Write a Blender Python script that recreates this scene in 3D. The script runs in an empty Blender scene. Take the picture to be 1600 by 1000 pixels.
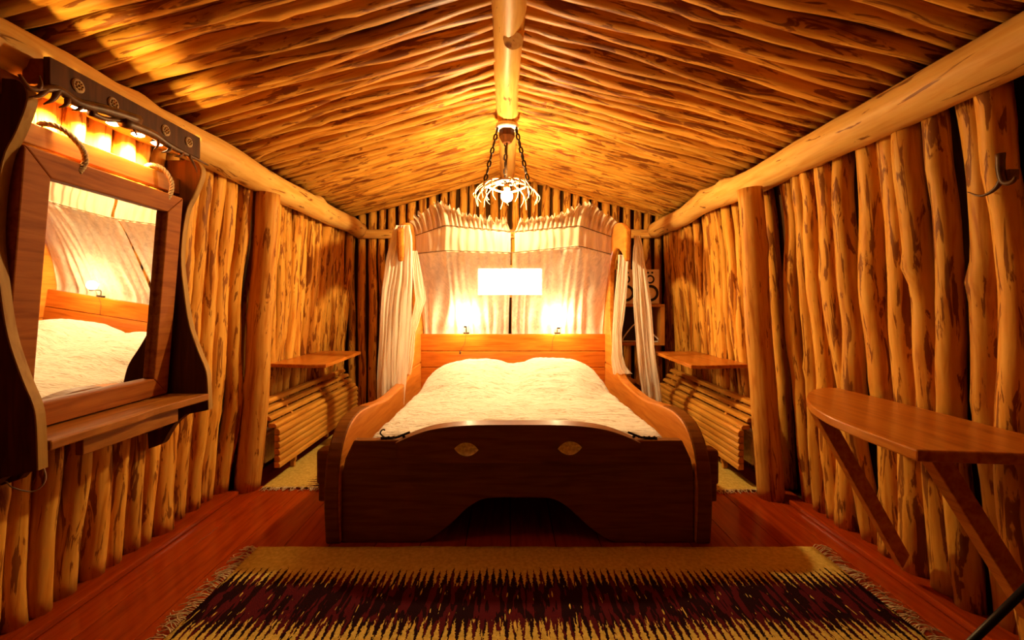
import bpy, bmesh, math, random
from mathutils import Vector, Matrix, noise
from mathutils.geometry import tessellate_polygon

random.seed(7)
R = random.Random(11)
S = bpy.context.scene
C = S.collection

# ------------------------------------------------------------------ camera, world, exposure
F, CX, CY, H = 700.0, 793.0, 475.0, 1.25
cam_d = bpy.data.cameras.new('camera'); cam = bpy.data.objects.new('camera', cam_d); C.objects.link(cam)
cam.location = (0, 0, H); cam.rotation_euler = (math.radians(90), 0, 0)
cam_d.sensor_width = 36; cam_d.lens = F / 1600 * 36
cam_d.shift_x = (800 - CX) / 1600; cam_d.shift_y = (CY - 500) / 1600
cam_d.clip_start = 0.02
S.camera = cam
w = bpy.data.worlds.new('world'); S.world = w; w.use_nodes = True
w.node_tree.nodes['Background'].inputs[0].default_value = (1.0, 0.90, 0.80, 1)
w.node_tree.nodes['Background'].inputs[1].default_value = 7.0
S.view_settings.view_transform = 'Standard'; S.view_settings.look = 'None'
S.view_settings.gamma = 1; S.view_settings.use_curve_mapping = False
S.view_settings.exposure = 0.30
S.cycles.use_denoising = True
S.cycles.max_bounces = 9; S.cycles.diffuse_bounces = 5; S.cycles.transparent_max_bounces = 12
S.cycles.sample_clamp_indirect = 6
LAMP = (1.0, 0.74, 0.38)
CHAND_W, HEAD_W, SPOT_W, UP_W = 135.0, 20.0, 42.0, 4.0

# ------------------------------------------------------------------ helpers
def at(px, py, Y):
    return Vector(((px - CX) / F * Y, Y, H - (py - CY) / F * Y))

def newmesh(name, verts, faces, mat, root=None, smooth=True, kind=None):
    me = bpy.data.meshes.new(name)
    off = Vector(root['_loc']) if root is not None and '_loc' in root else Vector((0, 0, 0))
    me.from_pydata([tuple(Vector(v) - off) for v in verts], [], faces)
    if smooth: me.polygons.foreach_set('use_smooth', [True] * len(me.polygons))
    me.update()
    o = bpy.data.objects.new(name, me); C.objects.link(o)
    if mat: me.materials.append(mat)
    if root is not None: o.parent = root
    if kind: o['kind'] = kind
    return o

LOCS = {}
class Root(dict): pass

def thing(name, loc, label, cat, group=None):
    o = bpy.data.objects.new(name, None); C.objects.link(o); o.location = loc
    o.empty_display_size = 0.05
    LOCS[o.name] = Vector(loc)
    o['label'] = label; o['category'] = cat
    if group: o['group'] = group
    return o

def tag(o, label, cat, group=None):
    o['label'] = label; o['category'] = cat
    if group: o['group'] = group
    return o

def root_off(root):
    """world location of a parent (parents are never rotated here)"""
    v = Vector((0, 0, 0))
    while root is not None:
        v += root.location; root = root.parent
    return v

def mk(name, verts, faces, mat, root=None, origin=None, smooth=False, bevel=0.0, kind=None, seg=2):
    """mesh from WORLD coordinates; origin moved to `origin` (or bounding box base centre)"""
    vs = [Vector(v) for v in verts]
    if origin is None:
        xs = [v.x for v in vs]; ys = [v.y for v in vs]; zs = [v.z for v in vs]
        origin = Vector(((min(xs) + max(xs)) / 2, (min(ys) + max(ys)) / 2, min(zs)))
    origin = Vector(origin)
    me = bpy.data.meshes.new(name)
    me.from_pydata([tuple(v - origin) for v in vs], [], faces)
    bm = bmesh.new(); bm.from_mesh(me); bmesh.ops.recalc_face_normals(bm, faces=bm.faces); bm.to_mesh(me); bm.free()
    if smooth: me.polygons.foreach_set('use_smooth', [True] * len(me.polygons))
    me.update()
    if mat: me.materials.append(mat)
    o = bpy.data.objects.new(name, me); C.objects.link(o)
    if root is not None:
        o.parent = root; o.location = origin - root_off(root)
    else:
        o.location = origin
    if bevel:
        m = o.modifiers.new('bevel', 'BEVEL'); m.width = bevel; m.segments = seg; m.limit_method = 'ANGLE'
        m.angle_limit = math.radians(35)
    if kind: o['kind'] = kind
    return o

def boxdata(x0, x1, y0, y1, z0, z1):
    v = [(x, y, z) for z in (z0, z1) for y in (y0, y1) for x in (x0, x1)]
    f = [(0, 2, 3, 1), (4, 5, 7, 6), (0, 1, 5, 4), (2, 6, 7, 3), (0, 4, 6, 2), (1, 3, 7, 5)]
    return v, f

def box(name, x0, x1, y0, y1, z0, z1, mat, root=None, bevel=0.004, kind=None):
    v, f = boxdata(x0, x1, y0, y1, z0, z1)
    return mk(name, v, f, mat, root, bevel=bevel, kind=kind)

def prism(name, loops, a, b, to3, mat, root=None, bevel=0.006, kind=None):
    """loops: outer + holes in 2D; to3(u,v,t) -> world; extruded from t=a to t=b"""
    vs, fs = [], []
    pts = [p for L in loops for p in L]
    tris = tessellate_polygon([[Vector((p[0], p[1], 0)) for p in L] for L in loops])
    n = len(pts)
    for t in (a, b): vs += [to3(p[0], p[1], t) for p in pts]
    if len(loops) == 1:
        fs.append(tuple(range(n))); fs.append(tuple(range(n, 2 * n))[::-1])
    else:
        for t in tris: fs.append(tuple(t)); fs.append(tuple(i + n for i in reversed(t)))
    s = 0
    for L in loops:
        m = len(L)
        for i in range(m):
            j = (i + 1) % m
            fs.append((s + i, s + j, s + j + n, s + i + n))
        s += m
    return mk(name, vs, fs, mat, root, bevel=bevel, kind=kind)

def tubedata(pts, radii, n=8, cap=True, flat=1.0):
    pts = [Vector(p) for p in pts]
    if not hasattr(radii, '__len__'): radii = [radii] * len(pts)
    vs, fs = [], []
    up = None
    for i, p in enumerate(pts):
        d = (pts[min(i + 1, len(pts) - 1)] - pts[max(i - 1, 0)]).normalized()
        if up is None:
            up = Vector((0, 0, 1)) if abs(d.z) < 0.9 else Vector((1, 0, 0))
        side = d.cross(up).normalized(); up = side.cross(d).normalized()
        for k in range(n):
            a = 2 * math.pi * k / n
            vs.append(p + side * math.cos(a) * radii[i] + up * math.sin(a) * radii[i] * flat)
    for i in range(len(pts) - 1):
        for k in range(n):
            k2 = (k + 1) % n
            fs.append((i * n + k, i * n + k2, (i + 1) * n + k2, (i + 1) * n + k))
    if cap:
        fs.append(tuple(range(n))[::-1]); fs.append(tuple((len(pts) - 1) * n + k for k in range(n)))
    return vs, fs

def tube(name, pts, radii, mat, root=None, n=8, kind=None):
    v, f = tubedata(pts, radii, n)
    return mk(name, v, f, mat, root, smooth=True, kind=kind)

def merge(parts):
    vs, fs = [], []
    for v, f in parts:
        o = len(vs); vs += list(v); fs += [tuple(i + o for i in q) for q in f]
    return vs, fs

def smoothpath(pts, k=6):
    """Catmull-Rom through pts"""
    P = [Vector(p) for p in pts]; P = [P[0] * 2 - P[1]] + P + [P[-1] * 2 - P[-2]]
    out = []
    for i in range(1, len(P) - 2):
        for j in range(k):
            t = j / k
            a, b, c, d = P[i - 1], P[i], P[i + 1], P[i + 2]
            out.append(0.5 * (2 * b + (c - a) * t + (2 * a - 5 * b + 4 * c - d) * t * t + (3 * b - a - 3 * c + d) * t ** 3))
    out.append(P[-2]); return out

def spheredata(c, r, n=12, m=8, sz=1.0):
    vs, fs = [], []
    c = Vector(c)
    for i in range(m + 1):
        th = math.pi * i / m
        for k in range(n):
            a = 2 * math.pi * k / n
            vs.append(c + Vector((r * math.sin(th) * math.cos(a), r * math.sin(th) * math.sin(a), r * sz * math.cos(th))))
    for i in range(m):
        for k in range(n):
            k2 = (k + 1) % n
            fs.append((i * n + k, i * n + k2, (i + 1) * n + k2, (i + 1) * n + k))
    return vs, fs

def lathe(name, c, prof, mat, root=None, n=20, axis='z', smooth=True):
    """prof: list of (r, h) ; axis z or -y (facing the camera side)"""
    vs, fs = [], []
    c = Vector(c)
    for r, h in prof:
        for k in range(n):
            a = 2 * math.pi * k / n
            if axis == 'z': vs.append(c + Vector((r * math.cos(a), r * math.sin(a), h)))
            elif axis == 'x': vs.append(c + Vector((h, r * math.cos(a), r * math.sin(a))))
            else: vs.append(c + Vector((r * math.cos(a), -h, r * math.sin(a))))
    m = len(prof)
    for i in range(m - 1):
        for k in range(n):
            k2 = (k + 1) % n
            fs.append((i * n + k, i * n + k2, (i + 1) * n + k2, (i + 1) * n + k))
    fs.append(tuple(range(n))); fs.append(tuple((m - 1) * n + k for k in range(n)))
    return mk(name, vs, fs, mat, root, smooth=smooth)

# ------------------------------------------------------------------ materials
def mat_new(name):
    m = bpy.data.materials.new(name); m.use_nodes = True
    return m, m.node_tree.nodes, m.node_tree.links, m.node_tree.nodes['Principled BSDF']

def nd(N, t, **kw):
    n = N.new(t)
    for k, v in kw.items(): setattr(n, k, v)
    return n

def ramp(N, stops, interp='LINEAR'):
    r = N.new('ShaderNodeValToRGB'); r.color_ramp.interpolation = interp
    el = r.color_ramp.elements
    while len(el) < len(stops): el.new(0.5)
    for e, (p, c) in zip(el, stops): e.position = p; e.color = (*c, 1)
    return r

def wood(name, light, mid, dark, rough=0.5, axis=2, scale=1.0, patches=0.0, patch_col=(0.15, 0.030, 0.004), bump=0.25,
         vary=0.25, knots=True, coat=0.0, stretch=0.09, spec=0.18):
    light, mid, dark = [(c[0] * 0.80, c[1] * 0.71, c[2] * 0.46) for c in (light, mid, dark)]
    m, N, L, B = mat_new(name)
    tc = nd(N, 'ShaderNodeTexCoord'); oi = nd(N, 'ShaderNodeObjectInfo')
    off = nd(N, 'ShaderNodeVectorMath', operation='SCALE'); L.new(oi.outputs['Random'], off.inputs['Scale'])
    off.inputs[0].default_value = (17.3, 31.7, 53.1)
    add = nd(N, 'ShaderNodeVectorMath', operation='ADD'); L.new(tc.outputs['Object'], add.inputs[0]); L.new(off.outputs[0], add.inputs[1])
    sc = [1, 1, 1]; sc[axis] = stretch
    mp = nd(N, 'ShaderNodeMapping'); mp.inputs['Scale'].default_value = [s * scale for s in sc]; L.new(add.outputs[0], mp.inputs[0])
    n1 = nd(N, 'ShaderNodeTexNoise'); n1.inputs['Scale'].default_value = 38; n1.inputs['Detail'].default_value = 5
    n1.inputs['Distortion'].default_value = 0.6; L.new(mp.outputs[0], n1.inputs['Vector'])
    r1 = ramp(N, [(0.30, dark), (0.48, mid), (0.68, light)]); L.new(n1.outputs['Fac'], r1.inputs[0])
    col = r1.outputs[0]
    if knots:
        vo = nd(N, 'ShaderNodeTexVoronoi'); vo.inputs['Scale'].default_value = 5.0
        mp3 = nd(N, 'ShaderNodeMapping'); s3 = [1, 1, 1]; s3[axis] = 0.40; mp3.inputs['Scale'].default_value = s3
        L.new(add.outputs[0], mp3.inputs[0]); L.new(mp3.outputs[0], vo.inputs['Vector'])
        rk = ramp(N, [(0.0, (1, 1, 1)), (0.06, (0.8, 0.8, 0.8)), (0.12, (0, 0, 0))]); L.new(vo.outputs['Distance'], rk.inputs[0])
        mx = nd(N, 'ShaderNodeMixRGB'); mx.inputs['Color2'].default_value = (*patch_col, 1)
        L.new(rk.outputs[0], mx.inputs['Fac']); L.new(col, mx.inputs['Color1']); col = mx.outputs[0]
    if patches > 0:
        mp2 = nd(N, 'ShaderNodeMapping'); s2 = [1, 1, 1]; s2[axis] = 0.13
        mp2.inputs['Scale'].default_value = s2; L.new(add.outputs[0], mp2.inputs[0])
        n2 = nd(N, 'ShaderNodeTexNoise'); n2.inputs['Scale'].default_value = 27; n2.inputs['Detail'].default_value = 4
        n2.inputs['Roughness'].default_value = 0.6; n2.inputs['Distortion'].default_value = 0.9
        L.new(mp2.outputs[0], n2.inputs['Vector'])
        r2 = ramp(N, [(0.66 - 0.1 * patches, (0, 0, 0)), (0.70 - 0.1 * patches, (0.85, 0.85, 0.85))]); L.new(n2.outputs['Fac'], r2.inputs[0])
        mx = nd(N, 'ShaderNodeMixRGB'); mx.inputs['Color2'].default_value = (*patch_col, 1)
        L.new(r2.outputs[0], mx.inputs['Fac']); L.new(col, mx.inputs['Color1']); col = mx.outputs[0]
    hs = nd(N, 'ShaderNodeHueSaturation')
    ma = nd(N, 'ShaderNodeMath', operation='MULTIPLY_ADD'); L.new(oi.outputs['Random'], ma.inputs[0])
    ma.inputs[1].default_value = vary; ma.inputs[2].default_value = 1 - vary / 2
    L.new(ma.outputs[0], hs.inputs['Value']); L.new(col, hs.inputs['Color'])
    L.new(hs.outputs[0], B.inputs['Base Color'])
    B.inputs['Roughness'].default_value = rough; B.inputs['Specular IOR Level'].default_value = spec; B.inputs['Specular Tint'].default_value = (1.0, 0.5, 0.16, 1); B.inputs['Coat Tint'].default_value = (1.0, 0.8, 0.6, 1)
    if coat: B.inputs['Coat Weight'].default_value = coat; B.inputs['Coat Roughness'].default_value = 0.15
    bp = nd(N, 'ShaderNodeBump'); bp.inputs['Strength'].default_value = bump; bp.inputs['Distance'].default_value = 0.006
    L.new(n1.outputs['Fac'], bp.inputs['Height']); L.new(bp.outputs[0], B.inputs['Normal'])
    return m

def plain(name, col, rough=0.6, metal=0.0, noise_amt=0.15, nscale=40, bump=0.0, spec=None):
    m, N, L, B = mat_new(name)
    tc = nd(N, 'ShaderNodeTexCoord'); n1 = nd(N, 'ShaderNodeTexNoise'); n1.inputs['Scale'].default_value = nscale
    n1.inputs['Detail'].default_value = 4; L.new(tc.outputs['Object'], n1.inputs['Vector'])
    c0 = [max(0, c * (1 - noise_amt)) for c in col]; c1 = [min(1, c * (1 + noise_amt)) for c in col]
    r = ramp(N, [(0.35, c0), (0.65, c1)]); L.new(n1.outputs['Fac'], r.inputs[0]); L.new(r.outputs[0], B.inputs['Base Color'])
    B.inputs['Roughness'].default_value = rough; B.inputs['Metallic'].default_value = metal; B.inputs['Specular IOR Level'].default_value = 0.25; B.inputs['Specular Tint'].default_value = (1.0, 0.7, 0.4, 1)
    if bump:
        bp = nd(N, 'ShaderNodeBump'); bp.inputs['Strength'].default_value = bump; bp.inputs['Distance'].default_value = 0.004
        L.new(n1.outputs['Fac'], bp.inputs['Height']); L.new(bp.outputs[0], B.inputs['Normal'])
    return m

def emis(name, col, strength):
    m, N, L, B = mat_new(name)
    B.inputs['Base Color'].default_value = (*col, 1)
    B.inputs['Emission Color'].default_value = (*col, 1); B.inputs['Emission Strength'].default_value = strength
    return m

def sheer(name, col, opacity, folds=0.0):
    m, N, L, B = mat_new(name)
    out = N['Material Output']
    tc = nd(N, 'ShaderNodeTexCoord')
    mp = nd(N, 'ShaderNodeMapping'); mp.inputs['Scale'].default_value = (1, 1, 0.045); L.new(tc.outputs['Object'], mp.inputs[0])
    n1 = nd(N, 'ShaderNodeTexNoise'); n1.inputs['Scale'].default_value = 30; n1.inputs['Detail'].default_value = 5; n1.inputs['Distortion'].default_value = 1.0
    L.new(mp.outputs[0], n1.inputs['Vector'])
    r = ramp(N, [(0.3, [max(0, opacity - 0.14)] * 3), (0.7, [min(1, opacity + 0.14)] * 3)]); L.new(n1.outputs['Fac'], r.inputs[0])
    di = nd(N, 'ShaderNodeBsdfDiffuse'); di.inputs[0].default_value = (*col, 1)
    tr = nd(N, 'ShaderNodeBsdfTranslucent'); tr.inputs[0].default_value = (*col, 1)
    tp = nd(N, 'ShaderNodeBsdfTransparent')
    bp = nd(N, 'ShaderNodeBump'); bp.inputs['Strength'].default_value = 0.3; bp.inputs['Distance'].default_value = 0.008
    L.new(n1.outputs['Fac'], bp.inputs['Height']); L.new(bp.outputs[0], di.inputs['Normal'])
    m1 = nd(N, 'ShaderNodeMixShader'); m1.inputs[0].default_value = 0.42
    L.new(di.outputs[0], m1.inputs[1]); L.new(tr.outputs[0], m1.inputs[2])
    m2 = nd(N, 'ShaderNodeMixShader'); L.new(r.outputs[0], m2.inputs[0]); L.new(tp.outputs[0], m2.inputs[1]); L.new(m1.outputs[0], m2.inputs[2])
    L.new(m2.outputs[0], out.inputs['Surface'])
    N.remove(B)
    return m

LG = wood('peeled_log', (0.84, 0.47, 0.11), (0.76, 0.37, 0.065), (0.58, 0.22, 0.03), rough=0.5, patches=1.15, vary=0.30, bump=0.25)
LGC = wood('peeled_pole', (0.82, 0.43, 0.09), (0.70, 0.32, 0.05), (0.50, 0.18, 0.022), rough=0.45, patches=1.2, vary=0.35, bump=0.2, coat=0.0)
BEAM = wood('smooth_beam', (0.88, 0.56, 0.20), (0.82, 0.48, 0.15), (0.72, 0.37, 0.09), rough=0.45, patches=0.4, vary=0.1, bump=0.15, coat=0.0)
POST = wood('post_wood', (0.78, 0.42, 0.11), (0.68, 0.31, 0.065), (0.48, 0.17, 0.03), rough=0.5, patches=0.6, vary=0.1, bump=0.25)
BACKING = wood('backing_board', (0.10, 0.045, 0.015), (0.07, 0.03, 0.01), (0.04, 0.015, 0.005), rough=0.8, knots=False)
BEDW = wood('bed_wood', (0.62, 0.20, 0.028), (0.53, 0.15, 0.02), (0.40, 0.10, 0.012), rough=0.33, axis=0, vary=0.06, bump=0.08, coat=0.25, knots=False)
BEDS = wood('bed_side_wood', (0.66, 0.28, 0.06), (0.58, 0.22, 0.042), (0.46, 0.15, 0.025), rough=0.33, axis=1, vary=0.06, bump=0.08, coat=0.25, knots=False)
FOOTW_SHADED = wood('bed_foot_wood_shaded', (0.23, 0.085, 0.014), (0.19, 0.065, 0.010), (0.13, 0.04, 0.006), rough=0.45, axis=0, vary=0.06, bump=0.08, coat=0.04, knots=False)  # bed wood darkened, shade of the unlit foot end put into its colour
DARKW = wood('dark_stained_wood', (0.11, 0.032, 0.006), (0.075, 0.02, 0.004), (0.045, 0.011, 0.002), rough=0.55, axis=2, vary=0.1, bump=0.1, knots=False)
EDGEW = wood('board_edge_wood', (0.50, 0.30, 0.10), (0.42, 0.24, 0.075), (0.32, 0.16, 0.05), rough=0.5, axis=2, vary=0.05, bump=0.1, knots=False)
FRAMEW = wood('frame_wood', (0.44, 0.145, 0.028), (0.36, 0.105, 0.02), (0.25, 0.06, 0.01), rough=0.6, axis=1, vary=0.12, bump=0.2, knots=False)
PLANKW = wood('plank_wood', (0.46, 0.18, 0.036), (0.38, 0.135, 0.025), (0.27, 0.085, 0.014), rough=0.5, axis=1, vary=0.1, bump=0.1)
SHELFW = wood('varnished_shelf', (0.68, 0.27, 0.045), (0.58, 0.20, 0.03), (0.44, 0.13, 0.018), rough=0.3, axis=1, vary=0.1, bump=0.05, coat=0.15, knots=False)
SLATW = wood('slat_wood', (0.76, 0.42, 0.10), (0.68, 0.34, 0.065), (0.54, 0.23, 0.04), rough=0.35, axis=1, vary=0.12, bump=0.08, coat=0.25, knots=False)
CUBEW = wood('cube_wood', (0.60, 0.26, 0.06), (0.52, 0.21, 0.05), (0.44, 0.16, 0.035), rough=0.4, axis=2, vary=0.05, bump=0.05, knots=False)
FLOORW = wood('painted_floor', (0.42, 0.062, 0.006), (0.36, 0.048, 0.005), (0.28, 0.034, 0.004), rough=0.24, axis=1, vary=0.18, bump=0.02, knots=False, coat=0.3)
IRON = plain('black_iron', (0.03, 0.022, 0.018), 0.45, 0.8)
BLACK = plain('black_plastic', (0.012, 0.011, 0.011), 0.4)
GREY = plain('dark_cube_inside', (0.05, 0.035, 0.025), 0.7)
WHITE = plain('white_enamel', (0.72, 0.66, 0.56), 0.4)
CREAMP = plain('speaker_front', (0.80, 0.66, 0.46), 0.5, noise_amt=0.05)
CONE = plain('speaker_cone', (0.85, 0.74, 0.56), 0.6, noise_amt=0.05)
ANTD = plain('dark_antler', (0.10, 0.036, 0.008), 0.4, noise_amt=0.5, nscale=18, bump=0.3)
ANTL = plain('pale_antler', (0.42, 0.25, 0.10), 0.35, noise_amt=0.35, nscale=22, bump=0.3)
ROPE = plain('hemp_rope', (0.50, 0.33, 0.14), 0.85, noise_amt=0.25, nscale=140, bump=0.4)
MEDAL = plain('medallion_wood', (0.42, 0.24, 0.09), 0.5)
PALEIN = plain('pale_inlay', (0.92, 0.66, 0.30), 0.4, nscale=60, bump=0.3, noise_amt=0.3)
CORD = plain('dark_cord', (0.07, 0.035, 0.015), 0.7)
CABLE = plain('pale_cable', (0.45, 0.36, 0.26), 0.5)
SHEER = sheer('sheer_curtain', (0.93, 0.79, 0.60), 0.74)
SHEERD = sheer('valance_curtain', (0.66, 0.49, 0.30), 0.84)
DRAPE = sheer('side_drape', (0.94, 0.82, 0.62), 0.88)
FRINGE = plain('rug_fringe', (0.62, 0.46, 0.24), 0.9)

def bedspread_mat():
    m, N, L, B = mat_new('cream_bedspread')
    tc = nd(N, 'ShaderNodeTexCoord')
    mp = nd(N, 'ShaderNodeMapping'); mp.inputs['Scale'].default_value = (0.45, 1.3, 1); mp.inputs['Rotation'].default_value = (0, 0, 0.12)
    L.new(tc.outputs['Object'], mp.inputs[0])
    n1 = nd(N, 'ShaderNodeTexNoise'); n1.inputs['Scale'].default_value = 26; n1.inputs['Detail'].default_value = 6; n1.inputs['Distortion'].default_value = 1.4
    L.new(mp.outputs[0], n1.inputs['Vector'])
    r = ramp(N, [(0.33, (0.50, 0.39, 0.25)), (0.45, (0.68, 0.60, 0.46)), (0.7, (0.75, 0.67, 0.54))]); L.new(n1.outputs['Fac'], r.inputs[0])
    L.new(r.outputs[0], B.inputs['Base Color']); B.inputs['Roughness'].default_value = 0.9
    B.inputs['Sheen Weight'].default_value = 0.2
    bp = nd(N, 'ShaderNodeBump'); bp.inputs['Strength'].default_value = 0.8; bp.inputs['Distance'].default_value = 0.026
    L.new(n1.outputs['Fac'], bp.inputs['Height']); L.new(bp.outputs[0], B.inputs['Normal'])
    return m
QUILT = bedspread_mat()

def rug_mat():
    """woven rug: cream ground, saw-toothed bands of near-black brown and wine weft (local x across the teeth, local y along)"""
    m, N, L, B = mat_new('woven_rug')
    tc = nd(N, 'ShaderNodeTexCoord'); sp = nd(N, 'ShaderNodeSeparateXYZ'); L.new(tc.outputs['Object'], sp.inputs[0])
    def M(op, a, b=None, c=None):
        n = nd(N, 'ShaderNodeMath', operation=op)
        for i, v in enumerate((a, b, c)):
            if v is None: continue
            if isinstance(v, (int, float)): n.inputs[i].default_value = v
            else: L.new(v, n.inputs[i])
        return n.outputs[0]
    def noi(vec, sc, det=2, rough=0.5):
        n = nd(N, 'ShaderNodeTexNoise'); n.inputs['Scale'].default_value = sc; n.inputs['Detail'].default_value = det
        n.inputs['Roughness'].default_value = rough; L.new(vec, n.inputs['Vector']); return n.outputs['Fac']
    x, y = sp.outputs[0], sp.outputs[1]
    # small ragged wobble of each weft
    mpj = nd(N, 'ShaderNodeMapping'); mpj.inputs['Scale'].default_value = (1, 1, 1); L.new(tc.outputs['Object'], mpj.inputs[0])
    jag = noi(mpj.outputs[0], 110, 1)
    xw = M('MULTIPLY_ADD', jag, 0.016, x)
    ph = M('DIVIDE', xw, 0.031)
    cell = M('FLOOR', ph)
    wn = nd(N, 'ShaderNodeTexWhiteNoise', noise_dimensions='1D'); L.new(cell, wn.inputs['W'])
    tri = M('ABSOLUTE', M('MULTIPLY_ADD', M('FRACT', ph), 2.0, -1.0))      # 0 centre .. 1 edge
    yy = M('PINGPONG', M('ADD', y, 0.0), 0.42)                             # 0 = middle of dark band, 0.31 = middle of cream band
    lim = M('MULTIPLY_ADD', tri, -0.135, 0.225)
    lim = M('MULTIPLY_ADD', wn.outputs['Value'], 0.03, lim)
    dark = M('LESS_THAN', yy, lim)
    # cream streaks inside the dark
    mps = nd(N, 'ShaderNodeMapping'); mps.inputs['Scale'].default_value = (1, 0.16, 1); L.new(tc.outputs['Object'], mps.inputs[0])
    st = noi(mps.outputs[0], 75, 2)
    ydir = M('MULTIPLY_ADD', y, -0.20, 0.0)
    streak = M('GREATER_THAN', M('ADD', M('MULTIPLY_ADD', yy, 0.20, st), ydir), 0.69)
    dark2 = M('MULTIPLY', dark, M('SUBTRACT', 1.0, streak))
    wine = M('GREATER_THAN', noi(mps.outputs[0], 48, 2), 0.52)
    c1 = nd(N, 'ShaderNodeMixRGB'); c1.inputs['Color1'].default_value = (0.020, 0.006, 0.006, 1); c1.inputs['Color2'].default_value = (0.085, 0.010, 0.012, 1)
    L.new(wine, c1.inputs['Fac'])
    g = noi(tc.outputs['Object'], 60, 4)
    rc = ramp(N, [(0.3, (0.52, 0.33, 0.055)), (0.7, (0.72, 0.49, 0.10))]); L.new(g, rc.inputs[0])
    c2 = nd(N, 'ShaderNodeMixRGB'); L.new(dark2, c2.inputs['Fac']); L.new(rc.outputs[0], c2.inputs['Color1']); L.new(c1.outputs[0], c2.inputs['Color2'])
    L.new(c2.outputs[0], B.inputs['Base Color']); B.inputs['Roughness'].default_value = 1.0
    B.inputs['Specular IOR Level'].default_value = 0.0
    fine = noi(tc.outputs['Object'], 260, 2)
    bp = nd(N, 'ShaderNodeBump'); bp.inputs['Strength'].default_value = 0.9; bp.inputs['Distance'].default_value = 0.006
    L.new(fine, bp.inputs['Height']); L.new(bp.outputs[0], B.inputs['Normal'])
    return m
RUG = rug_mat()

m, N, L, B = mat_new('mirror_glass'); B.inputs['Metallic'].default_value = 1; B.inputs['Roughness'].default_value = 0.015
B.inputs['Base Color'].default_value = (0.86, 0.86, 0.84, 1); MIRROR = m
m, N, L, B = mat_new('window_pane')
tp = nd(N, 'ShaderNodeBsdfTransparent'); gl = nd(N, 'ShaderNodeBsdfGlossy'); gl.inputs['Roughness'].default_value = 0.05
mx = nd(N, 'ShaderNodeMixShader'); mx.inputs[0].default_value = 0.06
L.new(tp.outputs[0], mx.inputs[1]); L.new(gl.outputs[0], mx.inputs[2]); L.new(mx.outputs[0], N['Material Output'].inputs['Surface']); N.remove(B)
PANE = m

# ------------------------------------------------------------------ logs
def logmesh(name, length, r0, r1, seed, wob=0.010, lump=0.10, n=12, rings=None, squash=1.0, arc=0.0):
    """a peeled log along local +z, irregular radius, wobbling centre line, swollen knots"""
    rr = random.Random(seed)
    rings = rings or max(8, int(length / 0.075))
    ks = [(rr.random() * length, rr.random() * 6.283, rr.uniform(0.10, 0.34)) for _ in range(int(length * 1.8))]
    vs, fs = [], []
    s = rr.random() * 100
    for i in range(rings + 1):
        z = length * i / rings
        t = i / rings
        cx = wob * 2.6 * noise.noise(Vector((z * 1.3 + s, 0, 0))) + wob * 0.45 * noise.noise(Vector((z * 4.3 + s, 5, 0)))
        cy = wob * 2.6 * noise.noise(Vector((z * 1.3 + s, 9, 0))) + wob * 0.45 * noise.noise(Vector((z * 4.3 + s, 15, 0)))
        cy += arc * (1 - (2 * t - 1) ** 2)
        rad = r0 + (r1 - r0) * t
        for k in range(n):
            a = 2 * math.pi * k / n
            q = rad * (1 + lump * 1.5 * noise.noise(Vector((math.cos(a) * 1.1 + s, math.sin(a) * 1.1, z * 1.7))) + lump * 0.45 * noise.noise(Vector((s, k * 0.9, z * 5))))
            for kz, ka, kh in ks:
                d = abs(z - kz) / 0.055
                if d < 1:
                    da = (math.cos(a - ka) - 0.4) / 0.6
                    if da > 0: q += rad * kh * da * (1 - d * d) ** 2
            vs.append((cx + q * math.cos(a), cy + q * math.sin(a) * squash, z))
    for i in range(rings):
        for k in range(n):
            k2 = (k + 1) % n
            fs.append((i * n + k, i * n + k2, (i + 1) * n + k2, (i + 1) * n + k))
    fs.append(tuple(range(n))[::-1]); fs.append(tuple(rings * n + k for k in range(n)))
    me = bpy.data.meshes.new(name); me.from_pydata(vs, [], fs)
    sm = [True] * (len(fs) - 2) + [False, False]
    me.polygons.foreach_set('use_smooth', sm); me.update()
    return me

def putlog(name, me, base, direction, mat, root=None, roll=0.0, kind=None):
    me.materials.append(mat) if not me.materials else None
    o = bpy.data.objects.new(name, me); C.objects.link(o)
    q = Vector(direction).normalized().to_track_quat('Z', 'Y')
    o.rotation_mode = 'QUATERNION'
    from mathutils import Quaternion
    o.rotation_quaternion = q @ Quaternion((0, 0, 1), roll)
    b = Vector(base)
    if root is not None: o.parent = root; b = b - root_off(root)
    o.location = b
    if kind: o['kind'] = kind
    return o

LEAN = 0.075
YF, YB = -1.3, 5.10          # front wall (behind camera) and back wall face
PLX, PLZ, PLR = 1.66, 2.085, 0.095
RZ = 2.725                   # ridge beam centre
SL = 0.275                   # roof slope
def roofz(x): return 2.72 - SL * abs(x)

# ------------------------------------------------------------------ floor
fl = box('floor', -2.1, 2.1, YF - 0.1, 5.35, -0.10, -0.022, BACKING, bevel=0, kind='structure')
x = -1.86; pw = 0.2345
for i in range(16):
    ye = 5.25
    box('plank', x + 0.0015, min(x + pw, 1.93) - 0.0015, YF, ye, -0.022, 0.0 - 0.0006 * (i % 3), FLOORW, fl, bevel=0.003)
    x += pw
for s, nm, yend in ((1, 'baseboard_right', 2.80), (-1, 'baseboard_left', 2.93)):
    xa, xb = 1.755 * s, 1.93 * s
    box(nm, min(xa, xb), max(xa, xb), YF, yend, 0.0, 0.030, FLOORW, bevel=0.008, kind='structure')

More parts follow.
